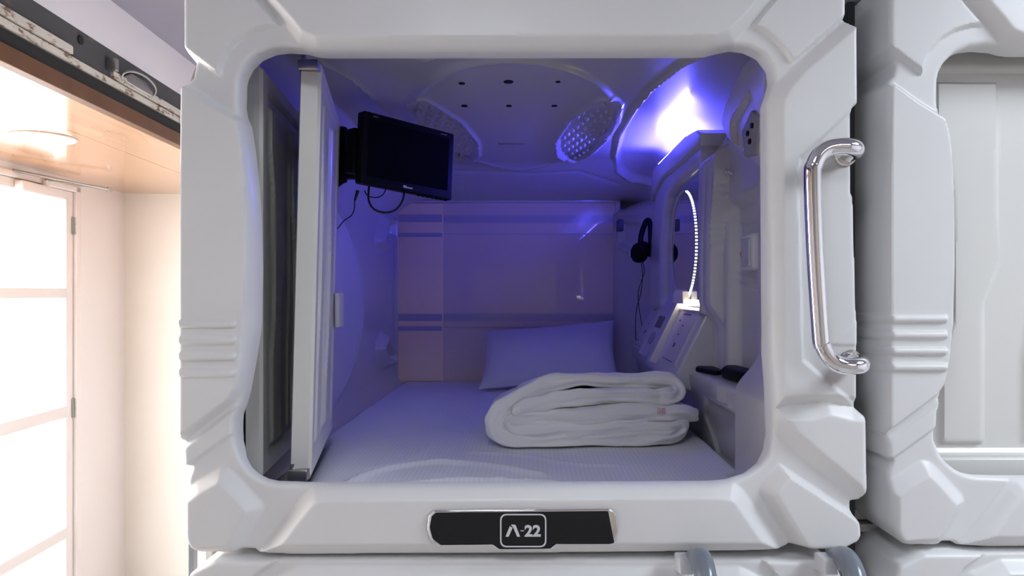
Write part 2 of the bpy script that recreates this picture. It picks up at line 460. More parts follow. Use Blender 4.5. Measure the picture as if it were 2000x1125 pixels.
# round lamp in the laminate ceiling
c0 = RM @ Vector((-1.715, 2.90, H(HL)))
rl = empty('round_ceiling_lamp', c0, 'round flush lamp in the wood laminate ceiling of the passage', 'ceiling light')
MB().cyl(c0+Vector((0, 0, -.006)), c0+Vector((0, 0, .001)), .112, 48, bev=.002).build('lamp_rim', M['lampframe'], rl)
MB().cyl(c0+Vector((0, 0, -.0085)), c0+Vector((0, 0, -.005)), .104, 48).build('diffuser', M['disc'], rl)

# unseen aisle lamps behind the viewpoint: first follows the shadows, others added for fill
for i, (x, y, nm) in enumerate(((1.80, .50, 'flat square ceiling lamp over the aisle by the right capsules'), (-.20, -.20, 'small unseen square lamp added to brighten the passage wall and bed'), (1.7, -1.5, 'unseen square lamp added as fill at the rear of the aisle'))):
    lp = empty('unseen_aisle_lamp', (x, y, H(HC)), nm, 'ceiling light', 'aisle ceiling lamps')
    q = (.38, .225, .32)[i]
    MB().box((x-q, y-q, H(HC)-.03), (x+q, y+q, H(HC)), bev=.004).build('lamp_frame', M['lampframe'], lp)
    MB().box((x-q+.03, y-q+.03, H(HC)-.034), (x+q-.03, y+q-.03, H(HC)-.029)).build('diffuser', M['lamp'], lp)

# ---------------------------------------------------------------- capsule front frame
YB = 1.30                        # base plane of the front
LIP = 1.34                       # back of the opening's lip
def pm(px, py, Y): return ((px-CX)*Y/F, ZC-(py-CY)*Y/F)
def poly(pts, Y, r=.012):
    return round_poly([(*pm(p[0], p[1], Y), *( [p[2]] if len(p) > 2 else [])) for p in pts], r)
TOPY = -85
outer_px = [(470, TOPY), (420, TOPY, .01), (372, TOPY+25, .02), (359, TOPY+70, .02), (359, 97, .004), (377, 119, .004), (371, 149, .004), (355, 166, .006),
    (349, 420, 0), (349, 622, .001), (346.5, 625, .002), (346.5, 641, .002), (349, 644, .001), (349, 654, .001), (346.5, 657, .002), (346.5, 673, .002), (349, 676, .001),
    (349, 686, .001), (346.5, 689, .002), (346.5, 705, .002), (349, 708, .001), (349, 718, .001), (346.5, 721, .002), (346.5, 737, .002), (349, 740, .001),
    (350, 858, .006), (357, 872, .003), (359, 908, .005), (370, 916, .003), (362, 938, .006), (360, 1040, .03), (385, 1080, .03), (455, 1082, .004), (463, 1077, .003),
    (492, 1077, .003), (500, 1083, .004), (560, 1088, 0), (1040, 1085, 0), (1320, 1081, 0), (1480, 1078, 0), (1536, 1073, .004), (1546, 1066, .003), (1570, 1066, .003), (1584, 1068, 0),
    (1640, 1068, .02), (1676, 1050, .03), (1674, 1018, .008), (1667, 1006, .006), (1667, 982, .004), (1681, 979, .01), (1693, 955, .01), (1689, 815, .008), (1672, 797, .004),
    (1672, 628, .002), (1665, 385, .002), (1661, 376, .002), (1660, 214, .002), (1671, 203, .006), (1670, 57, .006), (1653, 34, .005), (1653, TOPY+60, .02), (1630, TOPY, .03), (1540, TOPY, .01)]
OUT = poly(outer_px, YB-.008, .006)
open_px = [(483, 170), (482, 213), (485, 232), (493, 250), (501, 302), (507, 356), (512, 432), (514, 520), (512, 637), (503, 696), (491, 762), (484, 788), (476, 809), (475, 835), (476, 862),
    (483, 893), (494, 911), (511, 927), (526, 935), (545, 939), (600, 941), (1000, 941), (1380, 939), (1415, 936), (1450, 924), (1476, 904), (1491, 878), (1495, 850), (1492, 760), (1487, 690),
    (1485, 380), (1484, 213), (1493, 188), (1499, 167), (1495, 142), (1477, 117), (1452, 105), (1423, 101), (1395, 107), (1377, 112), (1350, 113.5), (640, 114.5), (621, 112), (603, 107), (568, 104.5),
    (540, 108), (514, 119), (496, 137), (486, 156)]
OPEN = round_poly([pm(x, y, LIP-.022*min(1, max(0, (y-860)/75))) for x, y in open_px], .02)
def skirt_h(P):
    near_out = np.abs(sdf(P, OUT)) < np.abs(sdf(P, OPEN))
    return np.where(near_out, -(1.47-YB), -(LIP-YB)+.022*ss((ZC-.27-P[:, 1])/.06))
def PP(pts, h, r=.01): return poly(pts, YB-h, r)
panels = [  # polygon, height, ramp
    (PP([(570, -80), (508, -53), (490, -28), (511, 1), (553, 48), (575, 76), (612, 92), (1400, 88), (1437, 76), (1466, 48), (1505, 1), (1526, -28), (1508, -53), (1450, -80)], .024), .024, .020),
    (PP([(350, TOPY-10, 0), (350, 91, 0), (427, 150, .003), (430, 128), (440, 103), (462, 78), (490, 62), (520, 53), (549, 49, .002), (509, 4), (486, -28), (500, -56), (560, TOPY-10, 0)], .012), .012, .006),
    (PP([(340, 158, 0), (366, 160, .006), (412, 194), (468, 228), (479, 262), (483, 300), (487, 400), (488, 520), (485, 640), (477, 720), (467, 765), (452, 788, .006), (340, 872, 0)], .020), .020, .011),
    (PP([(340, 884, 0), (462, 789, .004), (470, 840, .006), (340, 934, 0)], .010), .010, .007),
    (PP([(340, 972, 0), (372, 945), (420, 917), (436, 919), (450, 930), (503, 987), (508, 1000), (500, 1018), (458, 1092, 0), (340, 1100, 0)], .022), .022, .024),
    (PP([(488, 1094, 0), (585, 970), (603, 955), (628, 949), (1400, 943), (1440, 948), (1460, 964), (1550, 1092, 0)], .026, .02), .026, .028),
    (PP([(1492, 970), (1500, 948), (1600, 830, 0), (1900, 830, 0), (1900, 1200, 0), (1640, 1200, 0), (1547, 1066)], .028, .018), .026, .024,
     PP([(1380, 700, 0), (1380, 900, 0), (1400, 1100, 0), (1700, 1100, 0), (1700, 1022, 0), (1545, 921, .012), (1520, 905, .012)], .028, .01), .010),
    (PP([(1505, 790), (1512, 832), (1536, 866), (1670, 980, 0), (1720, 1020, 0), (1720, 790, 0), (1672, 790), (1625, 778), (1560, 788)], .022, .02), .022, .030),
    (PP([(1700, TOPY-20, 0), (1700, -8, 0), (1550, 121, .003), (1547, 121, .003), (1533, 98), (1512, 75), (1490, 59), (1468, 49, .003), (1507, 3), (1531, -28), (1512, -56), (1470, TOPY-20, 0)], .010), .010, .005),
    (PP([(1556, 122, .004), (1720, -24, 0), (1720, 840, 0), (1672, 803), (1631, 797), (1545, 800), (1512, 815), (1505, 780), (1505, 215), (1510, 185), (1528, 153)], .022, .02), .022, .024),
]
RECESS = PP([(1720, 160, 0), (1562, 306), (1557, 335), (1566, 705), (1625, 756), (1680, 800, 0), (1720, 800, 0)], .022, .006)
CHIP = PP([(1622, 673, .003), (1700, 600, 0), (1700, 676, 0), (1640, 676, .003)], .016, .002)
RIBS = [PP([(335, y, 0), (455, y, .008), (461, y+8, .006), (455, y+17, .008), (335, y+17, 0)], .026, .006) for y in (624, 656, 688, 720)]
SCOOP = PP([(1540, 770), (1632, 770), (1610, 822), (1560, 824)], .02, .03)

def frame_shape(P): return np.minimum(sdf(P, OUT), -sdf(P, OPEN))
def frame_h(P):
    h = np.zeros(len(P))
    for pn in panels:
        g = step(P, *pn[:3])
        if len(pn) > 3: g = np.minimum(g, step(P, pn[3], pn[1], pn[4]))
        h = np.maximum(h, g)
    h -= step(P, RECESS, .007, .006)
    h += step(P, CHIP, .0025, .003)
    h -= step(P, SCOOP, .010, .03)
    for rb in RIBS: h += .008*np.sqrt(np.clip(1-(1-np.clip(sdf(P, rb)/.0075, 0, 1))**2, 0, 1))
    so = sdf(P, OUT); si = -sdf(P, OPEN)
    h -= fillet(so, .008, .009)
    h -= fillet(si, .009, .009)
    return h
dom = (OUT[:, 0].min()-.006, OUT[:, 0].max()+.006, OUT[:, 1].min()-.006, OUT[:, 1].max()+.006)
V, Fc = hfield(dom, .0027, frame_h, lambda x, z, h: (x, YB-h, z), frame_shape, skirt=skirt_h)

POD = empty('sleeping_capsule', (-.01, YB, H(-.47)),
            'open white upper capsule with A-22 nameplate and blue lit bed inside', 'sleeping capsule', 'moulded white sleeping capsules')
MB().add(V, Fc).build('front_frame', M['shell'], POD)

# outer body behind the front: open boxed tube
XL, XR, ZT, ZB = -.665+.05, .63-.03, H(.56+.0), H(-.455)
XLo, XRo = -.645, .60
b = MB()
b.box((XLo, 1.45, H(-.465)), (XRo, 3.42, H(-.445)))
b.box((XLo, 1.45, H(.585)), (XRo, 3.42, H(.60)))
b.box((XLo, 1.45, H(-.445)), (XLo+.012, 3.42, H(.585)))
b.box((XRo-.012, 1.45, H(-.445)), (XRo, 3.42, H(.585)))
b.box((XLo+.012, 3.405, H(-.445)), (XRo-.012, 3.42, H(.585)))
b.build('outer_shell', M['shell'], POD, smooth=False)

# ---------------------------------------------------------------- interior liners
ell = lambda P, cx, cy, a, b2: (1-np.sqrt(((P[:, 0]-cx)/a)**2+((P[:, 1]-cy)/b2)**2))*min(a, b2)
CXR = -.045
LEAFR = [(.205, 1.93), (.13, 2.2), (.10, 2.5), (.115, 2.75), (.175, 2.93), (.22, 2.78), (.253, 2.5), (.262, 2.25), (.245, 2.03)]
LEAF_R = round_poly(LEAFR, .06); LEAF_L = round_poly([(2*CXR-x, y) for x, y in LEAFR], .06)
WING = round_poly([(.45, 1.50), (.40, 1.60), (.355, 1.70), (.318, 1.9), (.303, 2.15), (.303, 2.45), (.33, 2.8), (.36, 3.0), (.43, 3.08), (.8, 3.08), (.8, 1.5)], .05)
WINGL = round_poly([(-.9, 1.5), (-.56, 1.5), (-.50, 1.6), (-.44, 1.8), (-.41, 2.2), (-.42, 2.6), (-.46, 2.95), (-.52, 3.06), (-.9, 3.06)], .05)
def ceil_h(P):
    x, y = P[:, 0], P[:, 1]
    h = np.full(len(P), .53)
    e = ell(P, CXR, 2.30, .315, .68)
    h -= .010*ss(e/.010)
    h -= .007*np.exp(-((e-.004)/.007)**2)
    for lf in (LEAF_R, LEAF_L):
        s_ = sdf(P, lf); h += .016*ss((s_+.004)/.012)-.007*np.exp(-((s_+.012)/.006)**2)
    e2 = ell(P, CXR, 1.62, .20, .05)
    h += .022*ss(sdf(P, WING)/.022) - .006*np.exp(-(sdf(P, WING)/.008)**2)
    h += .015*ss(sdf(P, WINGL)/.022) - .006*np.exp(-(sdf(P, WINGL)/.008)**2)
    h -= .006*np.exp(-(linedist(P, [(-.30, 1.52), (-.24, 1.66), (-.18, 1.60), (-.16, 1.5)])/.006)**2)
    h -= .006*np.exp(-(linedist(P, [(.22, 1.5), (.16, 1.62), (.10, 1.60), (.05, 1.5)])/.006)**2)
    # coving to the side walls and slope to the rear
    h -= fillet(x+.632, .17, .15); h -= fillet(.592-x, .15, .13)
    h -= .11*ss((y-2.86)/.42)
    h -= .02*ss((1.50-y)/.12)
    h += .004*np.exp(-(linedist(P, [(-.55, 2.98), (0, 3.02), (.2, 3.0), (.38, 3.1)])/.01)**2)
    return h
V, Fc = hfield((-.632, .592, 1.345, 3.40), .0052, ceil_h, lambda x, y, h: (x, y, ZC+h))
CEIL = MB().add(V, Fc).build('ceiling_liner', M['ceilliner'], POD)
hz = .519
for px, py, r in ((902, 163, .008), (993, 160, .012), (1090, 160, .006), (907, 207, .009), (994, 207, .008), (1083, 207, .008)):
    y = hz*F/(CY-py); x = (px-CX)*y/F
    MB().cyl((x, y, H(hz)-.0012), (x, y, H(hz)+.012), r, 18).build('screw_hole', M['black'], CEIL)
y = hz*F/(CY-281)
MB().box(((972-CX)*y/F, y-.008, H(hz)-.001), ((1027-CX)*y/F, y+.008, H(hz)+.01), bev=.001).build('slot', M['seal'], CEIL)
for lf in (LEAF_R, LEAF_L):
    g = MB()
    for i in range(-9, 30):
        for j in range(0, 30):
            x = lf[:, 0].min()+i*.0115+j*.0185; y = 1.93+j*.075-i*.055
            if sdf(np.array([[x, y]]), lf)[0] > .012: g.ball((x, y, H(.535)), .0085, 2, (1, 2.2, 1))
    g.build('speaker_grille', M['liner'], CEIL)

# left liner
def left_h(P):
    y, z = P[:, 0], P[:, 1]
    h = np.zeros(len(P))
    e = ell(P, 2.10, -.03, .64, .34)
    h -= .010*ss(e/.02); h += .008*np.exp(-((e+.004)/.007)**2)
    for q in ([(2.92, .20), (3.05, .34), (3.28, .36), (3.28, .22), (3.05, .15)], [(2.92, -.22), (3.05, -.335), (3.28, -.345), (3.28, -.25), (3.08, -.15)]):
        s_ = sdf(P, round_poly(q, .05)); h += .045*ss(s_/.045)
        h -= .040*ss((s_-.035)/.025)
    h += .07*ss((y-3.18)/.25)**2
    h += .07*ss((-.30-z)/.16)**2 + .04*ss((z-.37)/.10)**2
    return h
V, Fc = hfield((1.40, 3.40, -.45, .44), .0055, left_h, lambda y, z, h: (-.632+h, y, ZC+z))
MB().add(V, Fc).build('left_wall_liner', M['liner'], POD)

# right liner
POD_P = round_poly([(1.87, .42), (1.78, .50), (1.60, .56), (1.40, .56), (1.40, .16), (1.58, .24), (1.76, .32)], .03)
NICHE = round_poly([(1.60, .25), (1.93, .25), (1.93, -.25), (1.60, -.25)], .03)
def right_h(P):
    y, z = P[:, 0], P[:, 1]
    h = np.full(len(P), .012)
    up = ss((2.12-y)/.03)                                # everything nearer than the mirror
    h = np.maximum(h, .075*up*ss((.50-z)/.1))
    # column with two flutes, flaring towards its head
    c = 2.02-.03*ss((z-.1)/.25)
    col_ = ss((.085+.03*ss((z-.1)/.2)-np.abs(y-c))/.03)
    h = np.maximum(h, (.075+.039*ss((z+.1)/.08))*col_*ss((.44-z)/.08))
    h -= .010*np.exp(-((y-c-.02)/.010)**2)*up+.010*np.exp(-((y-c+.045)/.012)**2)*up
    # niche between column and lip
    h -= .035*ss(sdf(P, NICHE)/.03)
    for zz in (.165, .125, .03, .01): h += .006*np.exp(-((z-zz-.12*(y-1.75))/.005)**2)*ss(sdf(P, NICHE)/.04)
    h = np.maximum(h, .125*ss(sdf(P, POD_P)/.055))
    pk = sdf(P, round_poly([(1.72, .40), (1.56, .44), (1.50, .36), (1.66, .30)], .02)); h -= .012*ss(pk/.01)
    # lower wall
    low = ss((-.219-z)/.008); h = np.maximum(h, low*(.142-.035*ss((-.23-z)/.2)))
    kn = sdf(P, round_poly([(1.60, -.27), (1.90, -.27), (1.98, -.33), (1.90, -.43), (1.66, -.43)], .02)); h -= .008*ss(kn/.012)
    # fin beside the lip
    h = np.maximum(h, ss((1.60-y)/.02)*(.100+.05*ss((-.13-z)/.085)))
    # rear corner
    h = np.maximum(h, (.080*ss((y-2.93)/.03)+.150*ss((y-3.02)/.34))*ss((.47-z)/.12))
    s_ = sdf(P, round_poly([(3.02, .19), (3.08, .33), (3.24, .35), (3.27, .2), (3.12, .13)], .02)); h += .025*ss(s_/.02)-.02*ss((s_-.03)/.015)
    return h
V, Fc = hfield((1.343, 3.40, -.45, .50), .0055, right_h, lambda y, z, h: (.596-h, y, ZC+z), flip=True)
RW = MB().add(V, Fc).build('right_wall_liner', M['liner'], POD)

# back panel
bk = MB(); ys = 3.30
bk.box((-.600, ys, H(-.43)), (.392, ys+.02, H(.412)), bev=.003)
BP = bk.build('back_panel', M['back'], POD)
t = MB()
for py in (457, 613, 639): 
    z = ZC-(py-CY)*ys/F; t.box((-.596, ys-.004, z-.002), (.388, ys+.001, z+.002), bev=.0008)
t.build('panel_rib', M['liner'], BP)
SPN = MB().box((-.598, ys-.006, H(-.40)), (-.392, ys-.0005, H(.405)), bev=.002).build('reflection_strip', M['warm'], BP, label='cream strip coloured as a warm reflection at the left of the rear panel')  # warm reflection on the rear panel, modelled as a coloured strip
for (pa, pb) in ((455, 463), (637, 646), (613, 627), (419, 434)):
    MB().box((-.597, ys-.0072, ZC-(pb-CY)*ys/F), (-.398, ys-.0058, ZC-(pa-CY)*ys/F)).build('reflection_band', M['band'], SPN)  # bars of the reflection, painted as thin grey pieces
t = MB()
t.box((-.62, ys-.012, H(.408)), (.40, ys+.03, H(.43)), bev=.003); t.box((-.62, ys-.008, H(-.43)), (-.597, ys+.03, H(.42)), bev=.003)
t.box((.388, ys-.008, H(-.43)), (.41, ys+.03, H(.42)), bev=.003)
t.build('panel_frame', M['liner'], POD)

# floor tray under the mattress and by the door leaves
MB().box((-.60, 1.345, H(-.445)), (.59, 3.40, H(-.425)), bev=.002).build('bed_base', M['seal'], POD)

# shelf beside the lip
MB().prism(round_poly([(.448, 1.74), (.46, 2.06), (.59, 2.08), (.59, 1.60), (.505, 1.60), (.46, 1.63)], .01).tolist(), H(-.262), H(-.216), 'Z', bev=.006).build('shelf', M['liner'], POD)

# mirror housing
MO = round_poly([(2.93, -.065), (2.915, .15), (2.87, .30), (2.79, .40), (2.68, .445), (2.06, .455), (2.04, .40), (2.05, -.065)], .02)
MI = round_poly([(2.68, -.045), (2.675, .15), (2.64, .27), (2.57, .335), (2.43, .36), (2.09, .365), (2.09, -.045)], .03)
V, Fc = hfield((2.02, 2.99, -.07, .47), .006, lambda P: .114-fillet(sdf(P, MO), .02, .02)-fillet(-sdf(P, MI), .035, .022),
               lambda y, z, h: (.596-h, y, ZC+z), lambda P: np.minimum(sdf(P, MO), -sdf(P, MI)), skirt=.02, flip=True)
MU = MB().add(V, Fc).build('mirror_housing', M['liner'], POD)
MB().box((.508, 2.07, H(-.05)), (.512, 2.72, H(.38))).build('mirror', M['mirror'], MU, smooth=False)
def oval(a): return Vector((.506, 2.405+.190*math.cos(a), H(.155)+.180*math.sin(a)))
g = MB()
for a in np.linspace(math.radians(105), math.radians(262), 46): g.ball(oval(a), .0030, 1, (.7, 1.6, 1.2))
g.build('led_dots', M['ledring'], MU, label='row of bright white light dots')
MB().tube([oval(a) for a in np.linspace(math.radians(-95), math.radians(105), 60)], .0018, 8).build('oval_rim', M['leaf'], MU)
MB().box((.494, 2.12, H(-.040)), (.506, 2.40, H(-.022))).build('led_strip', M['ledwarm'], MU, smooth=False)
MB().prism([(2.30, H(-.035)), (2.31, H(.004)), (2.33, H(.010)), (2.43, H(.010)), (2.45, H(.004)), (2.47, H(-.035))], .484, .505, 'X', bev=.003).build('clear_block', M['clear'], MU)
# light cap above the mirror
cap = MB().prism([(y, H(z)) for y, z in [(2.86, .36), (2.78, .475), (2.22, .478), (2.06, .462), (2.00, .44), (2.02, .41), (2.6, .41)]], .470, .58, 'X', bev=.008)
LC = cap.build('light_cap', M['liner'], POD)
MB().box((.484, 2.24, H(.476)), (.491, 2.74, H(.486))).build('blue_led_strip', M['ledblue'], LC, smooth=False)

# control console
sec = [(.592, -.03), (.53, -.035), (.505, -.05), (.415, -.235), (.418, -.26), (.495, -.30), (.50, -.44), (.592, -.44)]
CON = MB().prism([(x, H(z)) for x, z in sec], 2.07, 2.97, 'Y', bev=.008).build('control_console', M['liner'], POD)
# slope coordinates: s along Y, t down the slope
o0 = Vector((.505, 0, H(-.05))); td = Vector((.415-.505, 0, -.235+.05)); L = td.length; td.normalize(); nd = Vector((td.z, 0, -td.x)).normalized()
if nd.x > 0: nd = -nd
def slope(bm_fn, y0, y1, t0, t1, th, name, m, parent, bev=.002, skew=0, shape=None, base=0):
    pts = shape or [(y0, t0), (y1, t0), (y1+skew, t1), (y0+skew, t1)]
    pts = round_poly(pts, .012).tolist()
    bm = bmesh.new()
    a = [bm.verts.new(o0+td*t+Vector((0, y, 0))+nd*(base-.001)) for y, t in pts]; b2 = [bm.verts.new(o0+td*t+Vector((0, y, 0))+nd*(base+th)) for y, t in pts]
    n = len(pts); bm.faces.new(a); top = bm.faces.new(b2[::-1])
    for i in range(n): bm.faces.new((a[i], a[(i+1) % n], b2[(i+1) % n], b2[i]))
    bmesh.ops.recalc_face_normals(bm, faces=bm.faces)
    mb = MB().bm(bm); return mb.build(name, m, parent)
slope(0, 2.12, 2.38, .010, .185, .006, 'right_control_plate', M['liner'], CON)
slope(0, 2.74, 2.95, .010, .185, .006, 'left_control_plate', M['liner'], CON)
oc = [(2.565+.105*math.cos(a), .075+.125*math.sin(a)) for a in np.linspace(0, 2*math.pi, 36)[:-1]]
slope(0, 2.395, 2.435, -.02, .21, .024, 'console_fin', M['liner'], CON)
slope(0, 2.695, 2.725, -.01, .20, .016, 'console_fin', M['liner'], CON)
slope(0, 0, 0, 0, 0, .018, 'oval_remote_panel', M['liner'], CON, shape=oc)
slope(0, 2.51, 2.62, .045, .090, .0015, 'display', M['lcd'], CON, base=.018)
dc = [(2.565+.045*math.cos(a), .130+.024*math.sin(a)) for a in np.linspace(0, 2*math.pi, 24)[:-1]]
slope(0, 0, 0, 0, 0, .003, 'dial', M['seal'], CON, shape=dc, base=.018)
for y, t, w_, d_ in ((2.26, .022, .10, .003), (2.32, .045, .016, .006), (2.25, .06, .014, .005), (2.25, .09, .012, .005), (2.24, .125, .02, .014), (2.24, .176, .16, .002),
                     (2.84, .022, .05, .003), (2.84, .08, .014, .005), (2.83, .115, .02, .013), (2.90, .155, .016, .006), (2.84, .176, .14, .002)):
    slope(0, y-w_/2, y+w_/2, t-d_/2, t+d_/2, .0015, 'button', M['btn'], CON, base=.006)

# switch plate with red button on the niche wall, corner socket, coat hook
px_ = .556
SP = MB().box((px_-.022, 1.745, H(.055)), (px_+.02, 1.835, H(.145)), bev=.008).build('switch_plate', M['shell'], POD)
MB().box((px_-.027, 1.758, H(.066)), (px_-.020, 1.822, H(.134)), bev=.004).build('rocker', M['liner'], SP)
MB().cyl((px_-.012, 1.87, H(.10)), (px_+.01, 1.87, H(.10)), .010, 20, bev=.002).build('red_button', M['red'], SP)
SK = MB().prism(round_poly([(1.47, H(.355)), (1.53, H(.385)), (1.60, H(.355)), (1.58, H(.295)), (1.50, H(.285))], .01).tolist(), .466, .50, 'X', bev=.003).build('corner_socket', M['seal'], POD, label='grey socket in the front corner')
for a, b2 in ((1.52, .35), (1.55, .34), (1.535, .32)): MB().cyl((.462, a, H(b2)), (.48, a, H(b2)), .006, 12).build('socket_hole', M['black'], SK)
hk = MB(); hk.cyl((.545, 1.86, H(.31)), (.50, 1.86, H(.31)), .006, 14); hk.cyl((.505, 1.86, H(.31)), (.498, 1.86, H(.31)), .011, 16, bev=.002)
hk.box((.51, 1.84, H(.300)), (.53, 1.88, H(.306)), bev=.002); hk.box((.54, 1.83, H(.29)), (.546, 1.89, H(.335)), bev=.002)
hk.build('coat_hook', M['chrome'], POD)
MB().box((.375, 3.10, H(.265)), (.40, 3.16, H(.315)), bev=.004).build('rear_socket', M['btn'], POD)
MB().cyl((.47, 3.03, H(.165)), (.41, 3.03, H(.165)), .018, 20, bev=.005).build('wall_knob', M['liner'], POD)

# ---------------------------------------------------------------- folding door leaves
def leaf_relief(L_, h0, h1):
    l1 = [(.075, h1-.06), (.075, .30), (.105, .20), (.11, -.05), (.085, -.13), (.085, h0+.05)]
    l2 = [(.20, h1-.06), (.205, .06), (.175, -.02), (.175, h0+.05)]
    l3 = [(.30, h1-.06), (.30, .2), (.33, .1), (.33, -.1), (.30, -.2), (.30, h0+.05)]
    l4 = [(.43, h1-.06), (.43, h0+.05)]
    frm = round_poly([(.045, h0+.035), (L_-.04, h0+.035), (L_-.04, h1-.035), (.045, h1-.035)], .02)
    pA = round_poly(l1+l2[::-1], .01); pB = round_poly(l3+l4[::-1], .01)
    def f(P):
        h = -.008*ss(sdf(P, frm)/.008)
        h += .008*ss(sdf(P, pA)/.007)+.008*ss(sdf(P, pB)/.007)
        h += .005*np.exp(-(linedist(P, [(.255, h0+.06), (.255, -.12), (.275, 0), (.275, h1-.07)])/.006)**2)
        h -= fillet(np.minimum(np.minimum(P[:, 0], L_-P[:, 0]), np.minimum(P[:, 1]-h0, h1-P[:, 1])), .006, .006)
        return h
    return f
def door_leaf(p0, p1, h0, h1, th, name, parent, flipn=False, latch=False, pins=True, lean=0.0):
    """leaf from p0 to p1 (XY); relief faces the side n"""
    a = Vector((*p0, 0)); b2 = Vector((*p1, 0)); d = (b2-a); L_ = d.length; d.normalize()
    n = Vector((d.y, -d.x, 0));  n = -n if flipn else n
    f = leaf_relief(L_, h0, h1)
    def mp(s, z, h):
        k = lean*(z-h0)
        return (a.x+d.x*s+n.x*h+n.y*0+k, a.y+d.y*s+n.y*h, ZC+z)
    V, Fc = hfield((0, L_, h0, h1), .0055, f, mp, None, skirt=-th+.004)
    mb = MB().add(V, Fc)
    # back face with a soft edge
    V, Fc = hfield((0, L_, h0, h1), .02, lambda P: np.full(len(P), -th)+fillet(np.minimum(np.minimum(P[:, 0], L_-P[:, 0]), np.minimum(P[:, 1]-h0, h1-P[:, 1])), .01, .004), mp)
    mb.add(V, Fc)
    o = mb.build(name, M['leaf'], parent)
    def at(s, z, h): q = mp(s, z, h); return Vector(q)
    if pins:
        for z, dz in ((h1, -1), (h0, 1)):
            pn = MB(); c = at(.012, z, -th/2)
            pn.box(c+Vector((-.020, -.024, min(0, dz*.02)-.001)), c+Vector((.020, .004, max(0, dz*.02)+.001)), bev=.003)
            pn.cyl(c+Vector((-.012, -.010, -.006)), c+Vector((-.012, -.010, .030 if dz > 0 else .014)), .006, 14)
            pn.build('pivot_hinge', M['steel'], o)
    if latch:
        q = MB(); c0_, c1_ = at(L_-.05, .0, .0), at(L_+.004, -.09, .024)
        q.box((min(c0_.x, c1_.x), min(c0_.y, c1_.y), c1_.z), (max(c0_.x, c1_.x), max(c0_.y, c1_.y), c0_.z), bev=.004)
        q.build('latch', M['leaf'], o)
    return o
door_leaf((-.428, 1.42), (-.525, 1.93), -.363, .452, .042, 'door_leaf', POD, latch=True, lean=.026, pins=True)
door_leaf((-.530, 1.44), (-.590, 1.95), -.368, .450, .036, 'door_leaf', POD, pins=False, lean=.0)

# ---------------------------------------------------------------- nameplate
YP = YB-.026
def pl(pts, Y, r=.004): return round_poly([(*pm(p[0], p[1], Y), *([p[2]] if len(p) > 2 else [])) for p in pts], r).tolist()
bez = pl([(835, 1030, .03), (838, 1006, .006), (848, 995, .006), (1190, 992, .006), (1203, 1003, .01), (1206, 1030, .03), (1202, 1053, .006), (1192, 1062, .004), (1088, 1062, .003), (1076, 1071, .003), (974, 1072, .003), (961, 1063, .003), (858, 1064, .004), (842, 1056, .01)], YP)
NP = MB().prism(bez, YP-.006, YP+.002, 'Y', bev=.002).build('nameplate', M['chrome'], POD, label='chrome rimmed black nameplate')
card = pl([(840, 1028, .02), (844, 1006, .006), (852, 999, .004), (1187, 996, .002), (1199, 1058, .003), (1188, 1060, .003), (1086, 1060, .003), (1074, 1069, .003), (976, 1070, .003), (963, 1061, .003), (862, 1062, .004), (846, 1050, .01)], YP)
CARD = MB().prism(card, YP-.0072, YP-.005, 'Y').build('name_card', M['plate'], NP, smooth=False)
# rounded square outline, lambda, dash, 22
ro = pl([(977, 1001), (1067, 1001), (1067, 1066), (977, 1066)], YP, .012); ri = pl([(979.8, 1003.8), (1064.2, 1003.8), (1064.2, 1063.2), (979.8, 1063.2)], YP, .0102)
let = MB(); n = len(ro); yt = YP-.0076
let.add([(x, yt, z) for x, z in ro]+[(x, yt, z) for x, z in ri], [(i, (i+1) % n, n+(i+1) % n, n+i) for i in range(n)])
lam = [(987.5, 1045.5), (996, 1024.5), (998, 1022, ), (1006, 1022), (1008, 1024.5), (1016, 1045.5), (1010.2, 1045.5), (1002.6, 1028.2), (1001.4, 1028.2), (993.8, 1045.5)]
lv = [pm(x, y, YP) for x, y in lam]
let.add([(x, yt, z) for x, z in lv], [(0, 1, 8, 9), (1, 2, 7, 8), (2, 3, 6, 7) if False else (1, 2, 3, 4), (1, 4, 7, 8), (4, 5, 6, 7)])
dv = [pm(x, y, YP) for x, y in ((1016.5, 1033), (1023.5, 1033), (1023.5, 1034.8), (1016.5, 1034.8))]
let.add([(x, yt, z) for x, z in dv], [(0, 1, 2, 3)])
fc = bpy.data.curves.new('figures', 'FONT'); fc.body = '22'; fc.size = .0285; fc.offset = .0011; fc.space_character = 1.02
fo = bpy.data.objects.new('figures', fc); COL.objects.link(fo)
bpy.context.view_layer.update()
fm = bpy.data.meshes.new_from_object(fo.evaluated_get(bpy.context.evaluated_depsgraph_get()))
vs = np.array([v.co[:] for v in fm.vertices]); mn, mx = vs.min(0), vs.max(0)
xa, zb = pm(1024.5, 1045.5, YP); xb, zt = pm(1056, 1022.5, YP)
let.add([(xa+(v[0]-mn[0])/(mx[0]-mn[0])*(xb-xa), yt, zb+(v[1]-mn[1])/(mx[1]-mn[1])*(zt-zb)) for v in vs], [tuple(p.vertices) for p in fm.polygons])
bpy.data.objects.remove(fo); bpy.data.curves.remove(fc); bpy.data.meshes.remove(fm)
let.build('lettering', M['letter'], CARD, smooth=False)

